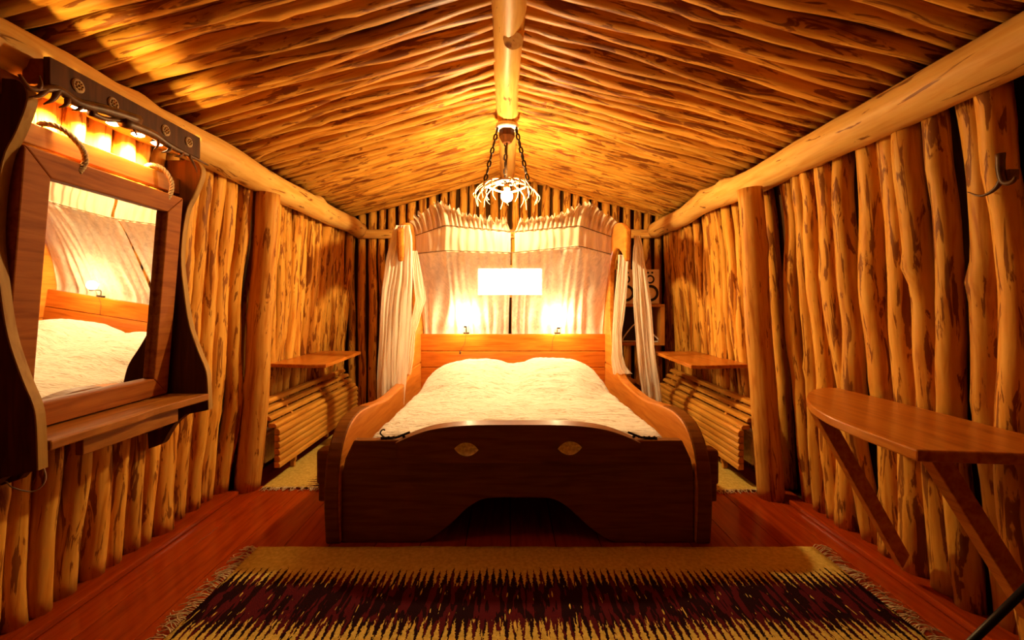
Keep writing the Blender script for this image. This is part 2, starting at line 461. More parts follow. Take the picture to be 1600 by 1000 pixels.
# ------------------------------------------------------------------ walls
def wall_panel(name, xa):
    s = 1 if xa > 0 else -1
    x0 = xa; x1 = xa - s * LEAN * 2.50
    v = [(x0, YF, -0.05), (x0, 5.3, -0.05), (x1, 5.3, 2.45), (x1, YF, 2.45)]
    v += [(p[0] + s * 0.05, p[1], p[2]) for p in v]
    f = [(0, 1, 2, 3), (7, 6, 5, 4), (0, 4, 5, 1), (1, 5, 6, 2), (2, 6, 7, 3), (3, 7, 4, 0)]
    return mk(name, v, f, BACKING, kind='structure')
wl, wr = wall_panel('wall_left', -1.975), wall_panel('wall_right', 1.975)

def side_wall(root, s, y0, y1, xface, rmin, rmax, seed, zt=2.03, z0=0.03):
    rr = random.Random(seed); y = y0; k = 0
    while y < y1:
        r = rr.uniform(rmin, rmax)
        if rr.random() < 0.18: r *= 1.2
        L_ = (zt - z0) / math.cos(LEAN)
        me = logmesh('log', L_, r, r * rr.uniform(0.82, 0.98), seed * 1000 + k, wob=0.016, lump=0.085)
        xc = (xface + r * 0.85 + rr.uniform(-0.008, 0.022)) * s
        jt = rr.uniform(-0.012, 0.012)
        putlog('log', me, (xc - s * LEAN * z0, y + r, z0), (-s * LEAN, jt, 1), LG, root, roll=rr.random() * 6.28)
        y += 2 * r * rr.uniform(0.96, 1.08) + (rr.random() < 0.25) * 0.015
        k += 1
side_wall(wr, 1, 0.45, 2.74, 1.83, 0.044, 0.062, 3)
side_wall(wl, -1, 0.45, 2.94, 1.83, 0.042, 0.060, 4)
side_wall(wr, 1, 3.0, 5.03, 1.865, 0.040, 0.055, 5, z0=0.0)
side_wall(wl, -1, 3.12, 5.03, 1.865, 0.040, 0.055, 6, z0=0.0)

# back wall with a window opening
WX0, WX1, WZ0, WZ1 = -0.345, 0.40, 1.355, 1.665
wb = prism('wall_back', [[(-2.05, -0.05), (2.05, -0.05), (2.05, 2.36), (0, 2.92), (-2.05, 2.36)],
                         [(WX0, WZ0), (WX0, WZ1), (WX1, WZ1), (WX1, WZ0)]], 5.2, 5.25, lambda u, v, t: (u, t, v), BACKING, bevel=0, kind='structure')
rr = random.Random(21)
xx = -1.83; k = 0
while xx < 1.83:
    r = rr.uniform(0.040, 0.052)
    zt = roofz(xx + r) + 0.02
    segs = []
    cxx = xx + r
    if WX0 - r < cxx < WX1 + r: segs = [(0, WZ0 - 0.03), (WZ1 + 0.03, zt)]
    else: segs = [(0, zt)]
    for a, b in segs:
        me = logmesh('log', b - a, r, r * 0.93, 5000 + k, wob=0.008, lump=0.07); k += 1
        putlog('log', me, (cxx, YB + r + 0.005, a), (0, 0, 1), LG, wb, roll=rr.random() * 6.28)
    xx += 2 * r + rr.uniform(0.008, 0.035)
# tie beam along the back wall
putlog('trim_1', logmesh('trim', 3.40, 0.052, 0.050, 77, wob=0.004, lump=0.03, n=16, rings=30), (-1.70, YB - 0.03, 2.045), (1, 0, 0), BEAM, kind='structure')
# front wall (behind the camera)
wf = prism('wall_front', [[(-2.05, -0.05), (2.05, -0.05), (2.05, 2.36), (0, 2.92), (-2.05, 2.36)]], YF - 0.06, YF, lambda u, v, t: (u, t, v), POST, bevel=0, kind='structure')
wfm = wood('front_wall_boards', (0.16, 0.06, 0.015), (0.12, 0.045, 0.012), (0.08, 0.03, 0.008), rough=0.7)
wf.data.materials[0] = wfm
# window
wn_ = box('window_1', WX0 - 0.03, WX1 + 0.03, 5.12, 5.16, WZ0 - 0.03, WZ0, BEAM, bevel=0.003, kind='structure')
box('frame_rail', WX0 - 0.03, WX1 + 0.03, 5.12, 5.16, WZ1, WZ1 + 0.03, BEAM, wn_, bevel=0.003)
for xa in (WX0 - 0.03, WX1): box('frame_post', xa, xa + 0.03, 5.12, 5.16, WZ0, WZ1, BEAM, wn_, bevel=0.003)
box('pane', WX0, WX1, 5.138, 5.142, WZ0, WZ1, PANE, wn_, bevel=0)

# ------------------------------------------------------------------ ceiling
def roof(x0, x1, up, th):
    z0, z1 = roofz(x0) + up, roofz(x1) + up
    v = [(x0, YF, z0), (x1, YF, z1), (x1, 5.3, z1), (x0, 5.3, z0)]
    v += [(p[0], p[1], p[2] + th) for p in v]
    return v, [(0, 1, 2, 3), (7, 6, 5, 4), (0, 4, 5, 1), (1, 5, 6, 2), (2, 6, 7, 3), (3, 7, 4, 0)]
v, f = merge([roof(-2.05, 0, 0.11, 0.05), roof(0, 2.05, 0.11, 0.05)])
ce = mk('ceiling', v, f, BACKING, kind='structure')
rr = random.Random(5)
for s in (-1, 1):
    y = 0.75; k = 0
    while y < 5.12:
        r = rr.uniform(0.041, 0.056)
        flip = rr.random() < 0.5
        ra, rb = (r, r * 0.82) if flip else (r * 0.85, r)
        x0, x1 = 0.02 * s, 1.80 * s
        L_ = math.hypot(x1 - x0, (abs(x1) - abs(x0)) * SL)
        me = logmesh('pole', L_, ra, rb, 9000 + k + (500 if s > 0 else 0), wob=0.013, lump=0.10, squash=1.0)
        z = roofz(x0) + r * 0.9
        dy = rr.uniform(-0.02, 0.02)
        putlog('pole', me, (x0, y + r, z), (x1 - x0, dy, -abs(x1 - x0) * SL), LGC, ce, roll=rr.random() * 6.28)
        y += 2 * r * rr.uniform(0.93, 1.02); k += 1
# ridge beam, eaves beams, posts
ridge = putlog('trim_2', logmesh('trim', 6.35, 0.090, 0.082, 31, wob=0.006, lump=0.03, n=20, rings=50), (0, YF, RZ), (0, 1, 0), BEAM, kind='structure')
v, f = tubedata([at(802, 64, 2.36) + Vector((0.0, 0.02, 0.07)), at(802, 64, 2.36) + Vector((0, -0.012, -0.006))], [0.060, 0.052], 20)
stub = mk('branch_stub', v, f, BEAM)
stub.parent = ridge; stub.matrix_parent_inverse = (Matrix.Translation(ridge.location) @ ridge.rotation_quaternion.to_matrix().to_4x4()).inverted()
for s, nm in ((-1, 'trim_3'), (1, 'trim_4')):
    putlog(nm, logmesh('trim', 6.35, PLR * 1.03, PLR * 0.92, 40 + s, wob=0.012, lump=0.035, n=20, rings=60), (PLX * s, YF, PLZ), (0, 1, 0), BEAM, kind='structure')
putlog('trim_5', logmesh('trim', 2.0, 0.080, 0.074, 51, wob=0.006, lump=0.03, n=18), (1.705, 2.90, 0.0), (-LEAN * 0.95, 0, 1), POST, kind='structure')
putlog('trim_6', logmesh('trim', 2.0, 0.080, 0.074, 58, wob=0.006, lump=0.03, n=18), (-1.755, 3.03, 0.0), (LEAN * 0.95, 0, 1), POST, kind='structure')

# ------------------------------------------------------------------ bed
BX = 0.055
bed = thing('bed', (BX, 3.5, 0), 'wide wooden bed with arched headposts and curved dark footboard on red floor', 'bed')
def sx(p): return smooth2(p)
def smooth2(pts, k=5, closed=False):
    P = [Vector((p[0], p[1], 0)) for p in pts]
    return [(q.x, q.y) for q in smoothpath(P, k)]
low = smooth2([(4.12, 0.66), (3.85, 0.585), (3.3, 0.56), (2.9, 0.60), (2.65, 0.615), (2.47, 0.575), (2.35, 0.45), (2.31, 0.25), (2.33, 0.0)])
rail = low + [(4.66, 0.0), (4.66, 0.66)]
outer = smooth2([(4.66, 0.66), (4.73, 1.1), (4.68, 1.5), (4.50, 1.83), (4.20, 1.975), (3.92, 1.96), (3.71, 1.865)])
inner = smooth2([(3.74, 1.60), (3.88, 1.70), (4.06, 1.755), (4.20, 1.72), (4.29, 1.58), (4.31, 1.2), (4.25, 0.92), (4.12, 0.66)])
arch = outer + inner
for s in (-1, 1):
    a, b = BX + s * 0.925, BX + s * 1.005
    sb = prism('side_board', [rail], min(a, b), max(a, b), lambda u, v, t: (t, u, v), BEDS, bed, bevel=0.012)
    sb.data.materials.append(FOOTW_SHADED)
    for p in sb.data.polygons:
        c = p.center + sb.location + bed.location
        if abs(p.normal.x) < 0.5 and c.y < 2.85: p.material_index = 1  # shade on the front edges painted with the darkened wood
    b2 = BX + s * 0.974
    prism('arched_headpost', [arch], min(a, b2), max(a, b2), lambda u, v, t: (t, u, v), BEDS, bed, bevel=0.014)
# footboard
def mir(pts): return pts + [(-x, z) for x, z in reversed(pts)]
cut = smooth2([(0.50, 0.0), (0.42, 0.045), (0.34, 0.11), (0.26, 0.185), (0.18, 0.228), (0.08, 0.236)], 4)
half = [(0.86, 0.535), (0.905, 0.44), (0.924, 0.35), (0.924, 0.0)] + cut
fbpoly = mir([(0.0, 0.535)][:0] + half)
prism('footboard', [[(x, z) for x, z in fbpoly]], 2.345, 2.40, lambda u, v, t: (BX + u, t, v), FOOTW_SHADED, bed, bevel=0.006)
hump = smooth2([(0.0, 0.625), (0.25, 0.622), (0.42, 0.605), (0.53, 0.575), (0.635, 0.53)], 5)
pan = hump + smooth2([(0.635, 0.50), (0.63, 0.455), (0.60, 0.43), (0.56, 0.425)], 3)
panel = [(x, z) for x, z in pan] + [(-x, z) for x, z in reversed(pan)][0:-1]
def almond(cx, cz, w_, h_, tilt=0.0):
    P = []
    for i in range(12):
        t = -1 + 2 * i / 12; P.append((t * w_, h_ * (1 - abs(t) ** 2.2)))
    for i in range(12):
        t = 1 - 2 * i / 12; P.append((t * w_, -h_ * (1 - abs(t) ** 2.2)))
    return [(cx + x * math.cos(tilt) - z * math.sin(tilt), cz + x * math.sin(tilt) + z * math.cos(tilt)) for x, z in P]
eyes = [almond(-0.268, 0.497, 0.064, 0.036, -0.05), almond(0.268, 0.503, 0.064, 0.036, 0.05)]
prism('foot_panel', [panel] + eyes, 2.318, 2.415, lambda u, v, t: (BX + u, t, v), FOOTW_SHADED, bed, bevel=0.0)
for cx, cz, tl in ((-0.268, 0.497, -0.05), (0.268, 0.503, 0.05)):
    # convex pale inlay filling the almond opening
    vs, fs = [], []
    for j in range(6):
        q = j / 5; e = almond(cx, cz, 0.0635 * (1 - q * 0.98), 0.0355 * (1 - q * 0.98), tl)
        vs += [(BX + u, 2.322 + 0.016 * min(1, q * 2) - 0.012 * q, v) for u, v in e]
    for j in range(5):
        for i in range(24):
            i2 = (i + 1) % 24; fs.append((j * 24 + i, j * 24 + i2, (j + 1) * 24 + i2, (j + 1) * 24 + i))
    o = mk('eye_inlay', vs, fs, PALEIN, bed, smooth=True); o['label'] = 'pale almond-shaped inlay'
# headboard planks
for i, (z0, z1) in enumerate(((0.30, 0.61), (0.615, 0.775), (0.78, 0.948))):
    box('headboard_plank', BX - 0.926, BX + 0.926, 4.50, 4.545, z0, z1, BEDW, bed, bevel=0.005)
# pegs
for s in (-1, 1):
    a, b = BX + s * 1.004, BX + s * 1.092
    v, f = boxdata(min(a, b), max(a, b), 2.42, 2.52, 0.27, 0.46)
    o = mk('wedge_peg', v, f, FOOTW_SHADED, bed, bevel=0.018)
    v, f = boxdata(min(a, b + s * -0.008), max(a, b + s * -0.008), 2.43, 2.51, 0.175, 0.285)
    o = mk('tenon_end', v, f, FOOTW_SHADED, bed, bevel=0.012)
# iron clasps
def clasp(xc, sgn):
    base = [Vector((xc - sgn * 0.07, 2.37, 0.541)), Vector((xc, 2.37, 0.543)), Vector((xc + sgn * 0.03, 2.365, 0.552)), Vector((xc + sgn * 0.085, 2.36, 0.575))]
    parts = [tubedata(smoothpath(base, 5), 0.0065, 6)]
    for q in range(5):
        c = Vector((xc - sgn * 0.055 + sgn * q * 0.027, 2.366, 0.546 + (0.004 if q > 2 else 0)))
        parts.append(spheredata(c, 0.009, 8, 6, 0.8))
    if sgn > 0:
        c0 = Vector((xc - 0.055, 2.37, 0.547))
        parts.append(tubedata(smoothpath([c0, c0 + Vector((-0.018, 0, 0.02)), c0 + Vector((-0.006, 0, 0.038)), c0 + Vector((0.008, 0, 0.036))], 4), 0.004, 6))
    v, f = merge(parts)
    o = mk('iron_clasp', v, f, IRON, bed, smooth=True); o['label'] = 'black wrought iron clasp'
clasp(BX - 0.655, 1); clasp(BX + 0.665, -1)
# slat base under the mattress (hidden) is a plain board
box('mattress_base', BX - 0.92, BX + 0.92, 2.42, 4.49, 0.245, 0.29, BEDS, bed, bevel=0)

# mattress
mt = box('mattress', BX - 0.76, BX + 0.76, 2.44, 4.48, 0.292, 0.475, plain('mattress_cloth', (0.7, 0.6, 0.45), 0.9), bevel=0.04)
tag(mt, 'thick mattress hidden beneath the cream bedspread, inside the wooden bed', 'mattress')
# bedspread
def spread():
    nx, ny = 90, 100
    vs, fs = [], []
    for j in range(ny + 1):
        v = j / ny; y = 2.425 + v * 2.03
        hw = 0.835 - 0.03 * v
        for i in range(nx + 1):
            u = -1 + 2 * i / nx
            x = u * hw
            z = 0.535 + 0.03 * (1 - u * u)
            # pillows
            best = 0
            for pc, ph_ in ((-0.36, 0.150), (0.37, 0.165)):
                dx = (x - pc) / 0.47; dy = (y - 4.20) / (0.95 if y < 4.20 else 0.40)
                q = abs(dx) ** 2.6 + abs(dy) ** 2.0
                best = (best ** 1.7 + (ph_ * max(0, 1 - q) ** 1.1 if q < 1 else 0) ** 1.7) ** (1 / 1.7)
            z += best
            yy = min(1, max(0, (y - 3.5) / 0.6)); z += 0.02 * yy
            # wrinkles
            z += 0.014 * noise.noise(Vector((x * 4, y * 8, 1))) + 0.010 * noise.noise(Vector((x * 9 + y * 3, y * 22, 3)))
            z += 0.004 * noise.noise(Vector((x * 30, y * 30, 8)))
            e = max(0, (abs(u) - 0.92) / 0.08); z -= 0.09 * e * e
            ef = max(0, (2.50 - y) / 0.075); z -= 0.035 * ef * ef
            z = max(z, 0.40)
            vs.append((BX + x + 0.006 * noise.noise(Vector((y * 6, u, 2))), y, z))
    for j in range(ny):
        for i in range(nx):
            a = j * (nx + 1) + i; fs.append((a, a + 1, a + nx + 2, a + nx + 1))
    o = mk('bedspread', vs, fs, QUILT, smooth=True)
    md = o.modifiers.new('thick', 'SOLIDIFY'); md.thickness = 0.012; md.offset = -1
    return o
tag(spread(), 'cream crinkled bedspread pulled over two raised pillows on the wooden bed', 'bedspread')

# ------------------------------------------------------------------ headboard lamps
def head_lamp(px, py, label, cordpts, knob):
    c = at(px, py, 4.40)
    t = thing('reading_lamp', (c.x, 4.50, 0.948), label, 'lamp', 'reading lamps on the headboard')
    v, f = merge([boxdata(c.x - 0.03, c.x + 0.03, 4.502, 4.538, 0.948, 0.966)])
    mk('lamp_base', v, f, IRON, t, bevel=0.004)
    tube('lamp_arm', smoothpath([(c.x, 4.52, 0.96), (c.x, 4.51, 1.01), (c.x, 4.46, c.z - 0.045), (c.x, 4.40, c.z - 0.05)], 4), 0.005, IRON, t, 8)
    lathe('lamp_socket', (c.x, 4.40, c.z - 0.055), [(0.0, 0), (0.014, 0), (0.016, 0.026), (0.012, 0.03)], IRON, t, 12)
    v, f = spheredata((c.x, 4.40, c.z), 0.038, 14, 10)
    A = 4 * math.pi * 0.038 ** 2
    mk('bulb', v, f, emis('reading_bulb_glow', LAMP, HEAD_W / (math.pi * A)), t, smooth=True)
    P = [at(a, b, 4.47) for a, b in cordpts]; P[0] = Vector((c.x, 4.45, c.z - 0.052))
    tube('pull_cord', smoothpath(P, 4), 0.0022, CORD, t, 6)
    if knob:
        v, f = spheredata(P[-1], 0.011, 10, 6, 1.6); mk('cord_knob', v, f, CORD, t, smooth=True)
head_lamp(727, 503, 'glowing round reading lamp left of centre on the orange headboard, with slanting knobbed cord', [(728, 522), (727, 534), (721, 545), (719, 551)], True)
head_lamp(873, 505, 'glowing round reading lamp right of centre on the orange headboard, with straight thin cord', [(864, 523), (864, 530), (863, 540), (862, 548)], False)

# ------------------------------------------------------------------ canopy fabrics
def sheetmesh(rows, cols, fn):
    vs = [fn(i / cols, j / rows) for j in range(rows + 1) for i in range(cols + 1)]
    fs = [(j * (cols + 1) + i, j * (cols + 1) + i + 1, (j + 1) * (cols + 1) + i + 1, (j + 1) * (cols + 1) + i) for j in range(rows) for i in range(cols)]
    return vs, fs

def plan(u):
    """canopy line in plan and the heights of its upper and lower cords; u 0..1 left to right"""
    keys = [(0.0, -0.93, 4.27, 1.890, 1.722), (0.16, -0.54, 3.95, 1.940, 1.718), (0.5, 0.045, 3.95, 1.885, 1.700),
            (0.84, 0.63, 3.95, 1.935, 1.757), (1.0, 0.98, 4.27, 1.880, 1.715)]
    keys[0] = (0.0, -0.86, 4.22, 1.890, 1.722); keys[-1] = (1.0, 0.97, 4.22, 1.880, 1.715)
    for a, b in zip(keys, keys[1:]):
        if u <= b[0] + 1e-9:
            t = (u - a[0]) / (b[0] - a[0]); return [a[i] + (b[i] - a[i]) * t for i in range(1, 5)]
    return list(keys[-1][1:])
# lower curtain: two halves
for hf, (u0, u1), lab in ((0, (0.0, 0.495), 'left half of the sheer curtain hanging behind the bed head'), (1, (0.503, 1.0), 'right half of the sheer curtain hanging behind the bed head')):
    def fn(u, v, u0=u0, u1=u1, hf=hf):
        uu = u0 + (u1 - u0) * u
        x, y, zu, zl = plan(uu)
        z = zl + 0.01 + (0.80 - zl) * v
        t = min(1, max(0, (1.72 - z) / 0.74)) ** 0.85
        yb = 4.60
        xb = 0.045 + (x - 0.045) * 1.0
        Y = y + (yb - y) * t
        amp = 0.004 + 0.010 * v
        fold = amp * math.sin(uu * 130 + 6 * noise.noise(Vector((uu * 5, v * .7, 4))) + 2.5 * noise.noise(Vector((uu * 9, v * 1.3, hf * 7)))) + 0.022 * noise.noise(Vector((uu * 17 + 3 * v, v * 1.1, hf)))
        if hf == 0: xb -= 0.020 * v * max(0, (u - 0.8) / 0.2)
        xb = 0.045 + (xb - 0.045) * (1 + 0.03 * v)
        xb = max(-0.862, min(0.972, xb))
        return (xb + 0.008 * math.sin(uu * 60), Y + fold - 0.01, z)
    v, f = sheetmesh(30, 150, fn)
    tag(mk('bed_curtain', v, f, SHEER, smooth=True), lab, 'curtain', 'sheer curtain halves behind the bed')
# valance (between the cords) and ruffle, two halves each
t = cano = thing('bed_canopy', (0.045, 3.95, 1.7), 'cream gauze canopy valance with gathered ruffle strung between the two arched headposts', 'canopy')
for hf, (u0, u1) in ((0, (0.0, 0.49)), (1, (0.51, 1.0))):
    def fn(u, v, u0=u0, u1=u1, hf=hf):
        uu = u0 + (u1 - u0) * u
        x, y, zu, zl = plan(uu)
        g = (0.030 * v * max(0, (u - 0.93) / 0.07)) if hf == 0 else (-0.030 * (v) * max(0, (0.07 - u) / 0.07))
        z = zu + (zl - 0.01 - zu) * v
        fold = 0.007 * math.sin(uu * 150 + 3 * noise.noise(Vector((uu * 9, v, 3 + hf)))) + 0.01 * noise.noise(Vector((uu * 22, v * 2, 0)))
        return (x - g * 0, y - 0.018 + fold, z)
    v, f = sheetmesh(8, 130, fn)
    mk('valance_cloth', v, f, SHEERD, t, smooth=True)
    def fr(u, v, u0=u0, u1=u1, hf=hf):
        uu = u0 + (u1 - u0) * u
        x, y, zu, zl = plan(uu)
        edge = 1 - abs(uu - 0.5) * 2      # 0 at arches, 1 centre
        hgt = 0.085 + 0.10 * math.exp(-((edge - 0.26) / 0.22) ** 2)
        jag = (noise.noise(Vector((uu * 90, 0, hf * 4))) * 0.035 + 0.014 * math.sin(uu * 520 + 9 * noise.noise(Vector((uu * 20, 1, 1))))) * v * v
        amp = 0.010 + 0.024 * v
        fold = amp * math.sin(uu * 260 + 5 * noise.noise(Vector((uu * 12, 0, 5))))
        z = zu - 0.005 + hgt * math.sin(v * 1.45) + jag
        lean = (x - 0.045) * 0.05 * v
        gap = 0.0 if edge < 0.88 else (edge - 0.88) / 0.12 * 0.055 * v * (-1 if uu < 0.5 else 1)
        return (x + gap + 0.03 * v * v * noise.noise(Vector((uu * 30, 4, 0))) + lean * (1 if edge < 0.5 else 0.3) + 0.010 * v * math.cos(uu * 260), y - 0.02 - 0.10 * v * v + fold, z)
    v, f = sheetmesh(10, 360, fr)
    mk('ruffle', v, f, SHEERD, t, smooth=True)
for which in (2, 3):
    P = []
    for i in range(61):
        q = plan(i / 60); P.append(Vector((q[0], q[1] - 0.032, q[which])))
    tube('cord', P, 0.0035, CORD, cano, 6)

def drape(keys, label, folds=5, seed=1, group=None, amp=0.022, mat=None):
    """keys: (z, x0, x1, y) from top to bottom"""
    def fn(u, v):
        s = v * (len(keys) - 1); i = min(int(s), len(keys) - 2); t = s - i; t = t * t * (3 - 2 * t) * 0.5 + t * 0.5
        a, b = keys[i], keys[i + 1]
        z, x0, x1, y = [a[k] + (b[k] - a[k]) * t for k in range(4)]
        x = x0 + (x1 - x0) * u
        w_ = abs(x1 - x0)
        am = amp * min(1, 0.35 + v * 1.5)
        fold = 0.35 * am * math.sin(u * folds * 6.283 + seed + 6.5 * noise.noise(Vector((u * 3, v * 2.2, seed)))) + 0.024 * noise.noise(Vector((u * 6 + v, v * 2.2, seed + 3))) + 0.008 * noise.noise(Vector((u * 17, v * 2.5, seed + 5)))
        return (x + 0.012 * noise.noise(Vector((u, v * 5, seed + 9))), y + fold, z + 0.01 * noise.noise(Vector((u * 6, 0, seed))) * (v > 0.98))
    v, f = sheetmesh(44, 60, fn)
    o = mk('side_drape', v, f, mat or DRAPE, smooth=True)
    return tag(o, label, 'curtain', group or 'gauze drapes hanging from the arched headposts')
def dk(rows, Y):
    return [(H - (py - CY) / F * Y, (a - CX) / F * Y, (b - CX) / F * Y, Y) for py, a, b in rows]
drape(dk([(352, 618, 640), (368, 612, 644), (400, 603, 644), (450, 596, 644), (520, 592, 642), (580, 590, 637), (632, 589, 632)], 3.77),
      'wide gauze drape falling in folds from the left arched headpost', 6, 1)
drape(dk([(392, 642, 652), (430, 645, 660), (468, 650, 665), (500, 643, 656), (520, 641, 650), (560, 638, 646), (585, 636, 642)], 3.98),
      'narrow twisted gauze scarf just inside the left arched headpost', 2, 4, amp=0.012)
drape(dk([(368, 990, 1001), (385, 989, 1004), (420, 989, 1011), (480, 990, 1017), (540, 994, 1023), (590, 999, 1029), (630, 1004, 1036)], 3.84),
      'narrow gauze drape falling outside the right arched headpost, in front of the speakers', 3, 7, amp=0.016)
drape(dk([(398, 966, 984), (430, 964, 982), (470, 960, 978), (520, 956, 972), (555, 956, 972), (572, 956, 978), (584, 958, 988)], 3.98),
      'gauze drape inside the right arched headpost ending in a bunched hem', 3, 9, amp=0.018)

# ------------------------------------------------------------------ chandelier
CHX, CHY = (792 - CX) / F * 3.45, 3.45
ch = thing('chandelier', (CHX, CHY, 2.635), 'pale antler chandelier with glowing bulb hanging on chains from the ridge beam', 'chandelier')
lathe('ceiling_plate', (CHX, CHY, 2.60), [(0.0, 0.03), (0.085, 0.03), (0.09, 0.0), (0.07, -0.012), (0.0, -0.012)], WHITE, ch, 16)
lathe('hub_box', (CHX, CHY, 2.49), [(0.0, 0), (0.035, 0), (0.062, 0.05), (0.058, 0.098), (0.0, 0.098)], DARKW, ch, 6, smooth=False)
RINGZ = 2.13
def chain(p0, p1, nlink):
    p0, p1 = Vector(p0), Vector(p1); d = (p1 - p0) / nlink
    dirn = d.normalized()
    for i in range(nlink):
        a = p0 + d * (i + 0.04); b = p0 + d * (i + 0.90)
        side = dirn.cross(Vector((0, 1, 0)) if i % 2 else Vector((1, 0.3, 0))).normalized() * 0.010
        P = [a, a + d * 0.15 + side, b - d * 0.15 + side, b, b - d * 0.15 - side, a + d * 0.15 - side, a]
        v, f = tubedata(smoothpath(P, 2), 0.0068, 6, cap=False)
        mk('chain_link', v, f, IRON, ch, smooth=True)
for ang, nl in ((math.radians(200), 8), (math.radians(-25), 8), (math.radians(95), 8)):
    q = Vector((math.cos(ang), math.sin(ang), 0))
    top = Vector((CHX, CHY, 2.60)) + q * 0.075; bot = Vector((CHX, CHY, RINGZ + 0.05)) + q * 0.175
    chain(top, bot, nl)
tube('lamp_cable', [(CHX, CHY, 2.49), (CHX - 0.004, CHY, 2.32), (CHX, CHY, RINGZ + 0.03)], 0.007, CORD, ch, 8)
lathe('bulb_holder', (CHX, CHY, RINGZ - 0.01), [(0.0, 0.05), (0.02, 0.05), (0.026, 0.02), (0.02, 0.0), (0.0, 0.0)], ANTL, ch, 12)
# antler ring
P = [(CHX + 0.165 * math.cos(a), CHY + 0.165 * math.sin(a), RINGZ + 0.03 + 0.01 * math.sin(3 * a)) for a in [i / 24 * 6.2832 for i in range(25)]]
tube('antler_ring', P, 0.0085, ANTL, ch, 8)
rr = random.Random(77)
for k in range(12):
    a = k / 12 * 6.2832 + rr.uniform(-0.12, 0.12)
    q = Vector((math.cos(a), math.sin(a), 0)); tq = Vector((-q.y, q.x, 0)) * rr.choice((-1, 1))
    c = Vector((CHX, CHY, RINGZ))
    main = smoothpath([c + q * 0.05 + Vector((0, 0, 0.05)), c + q * 0.12 + tq * 0.01 + Vector((0, 0, 0.062)), c + q * 0.20 + tq * 0.03 + Vector((0, 0, 0.03)),
                       c + q * 0.245 + tq * 0.05 + Vector((0, 0, -0.03)), c + q * 0.225 + tq * 0.07 + Vector((0, 0, -0.095 - rr.random() * 0.03))], 5)
    n_ = len(main)
    pr = [tubedata(main, [0.0072 * (1 - 0.85 * i / (n_ - 1)) + 0.001 for i in range(n_)], 7)]
    for bi, ln in ((8, 0.10), (13, 0.075)):
        b0 = main[bi]; tip = b0 + tq * -0.035 + q * 0.012 + Vector((0, 0, -ln * rr.uniform(0.8, 1.2)))
        mid = (b0 + tip) / 2 + q * 0.022
        pp = smoothpath([b0, mid, tip], 4); m_ = len(pp)
        pr.append(tubedata(pp, [0.0048 * (1 - 0.85 * i / (m_ - 1)) + 0.0008 for i in range(m_)], 6))
    v, f = merge(pr); mk('antler', v, f, ANTL, ch, smooth=True)
A = 4 * math.pi * 0.046 ** 2
v, f = spheredata((CHX, CHY, RINGZ - 0.05), 0.046, 16, 12)
mk('bulb', v, f, emis('chandelier_bulb_glow', LAMP, CHAND_W / (math.pi * A)), ch, smooth=True)

# ------------------------------------------------------------------ mirror unit on the left wall
mr = thing('wall_mirror', (-1.70, 1.84, 0.5), 'large framed mirror with dark curved side boards and live-edge shelf on left log wall', 'mirror')
sidep = smooth2([(-1.60, 1.965), (-1.545, 1.955), (-1.525, 1.90), (-1.56, 1.80), (-1.605, 1.70), (-1.629, 1.49), (-1.612, 1.30), (-1.588, 1.15), (-1.545, 1.02), (-1.508, 0.93), (-1.497, 0.86), (-1.492, 0.722)], 4)
sidep += smooth2([(-1.60, 0.700), (-1.655, 0.655), (-1.695, 0.595), (-1.72, 0.555), (-1.785, 0.530)], 3) + [(-1.79, 0.60), (-1.70, 1.965)]
for y0 in (1.418, 2.228):
    o = prism('side_board', [sidep], y0, y0 + 0.036, lambda u, v, t: (u, t, v), DARKW, mr, bevel=0)
    # lighter front edge strip
    front = [p for p in sidep if p[0] > -1.64 and p[1] > 0.72][:46]
    vs = []; fs = []
    for q in front:
        vs += [(q[0] + 0.0005, y0 + 0.001, q[1]), (q[0] + 0.004, y0 + 0.003, q[1]), (q[0] + 0.004, y0 + 0.033, q[1]), (q[0] + 0.0005, y0 + 0.035, q[1])]
    for i in range(len(front) - 1):
        for k in range(3): fs.append((i * 4 + k, i * 4 + k + 1, i * 4 + k + 5, i * 4 + k + 4))
        fs.append((i * 4 + 3, i * 4, i * 4 + 4, i * 4 + 7))
    e = mk('board_edge', vs, fs, EDGEW, mr, smooth=False); e['label'] = 'lighter edge of the dark side board'
UV = (Vector((-0.030, 0.998, 0)).normalized(), Vector((0.082, 0, 0.998)).normalized()); NV = UV[0].cross(UV[1]).normalized()
MC = Vector((-1.648, 1.828, 1.293))
def mp3(u, v, t): return MC + UV[0] * u + UV[1] * v + NV * t
hw, hh, fw = 0.278, 0.395, 0.080
U0, U1, V0, V1 = -hw - 0.095, hw + 0.095, -hh - 0.085, hh + 0.085
prism('mirror_glass', [[(-hw - .02, -hh - .02), (hw + .02, -hh - .02), (hw + .02, hh + .02), (-hw - .02, hh + .02)]], -0.006, 0.0, mp3, MIRROR, mr, bevel=0)
def fp(P, nm='frame_rail'): prism(nm, [P], -0.02, 0.028, mp3, FRAMEW, mr, bevel=0.005)
fp([(U0, V0), (U1, V0), (hw, -hh), (-hw, -hh)]); fp([(U0, V1), (-hw, hh), (hw, hh), (U1, V1)])
fp([(U0, V0), (-hw, -hh), (-hw, hh), (U0, V1)], 'frame_stile'); fp([(U1, V0), (U1, V1), (hw, hh), (hw, -hh)], 'frame_stile')
prism('backing_board', [[(U0, V0), (U1, V0), (U1, V1), (U0, V1)]], -0.034, -0.021, mp3, DARKW, mr, bevel=0)
box('top_plank', -1.665, -1.628, 1.455, 2.227, 1.795, 1.872, PLANKW, mr, bevel=0.004)
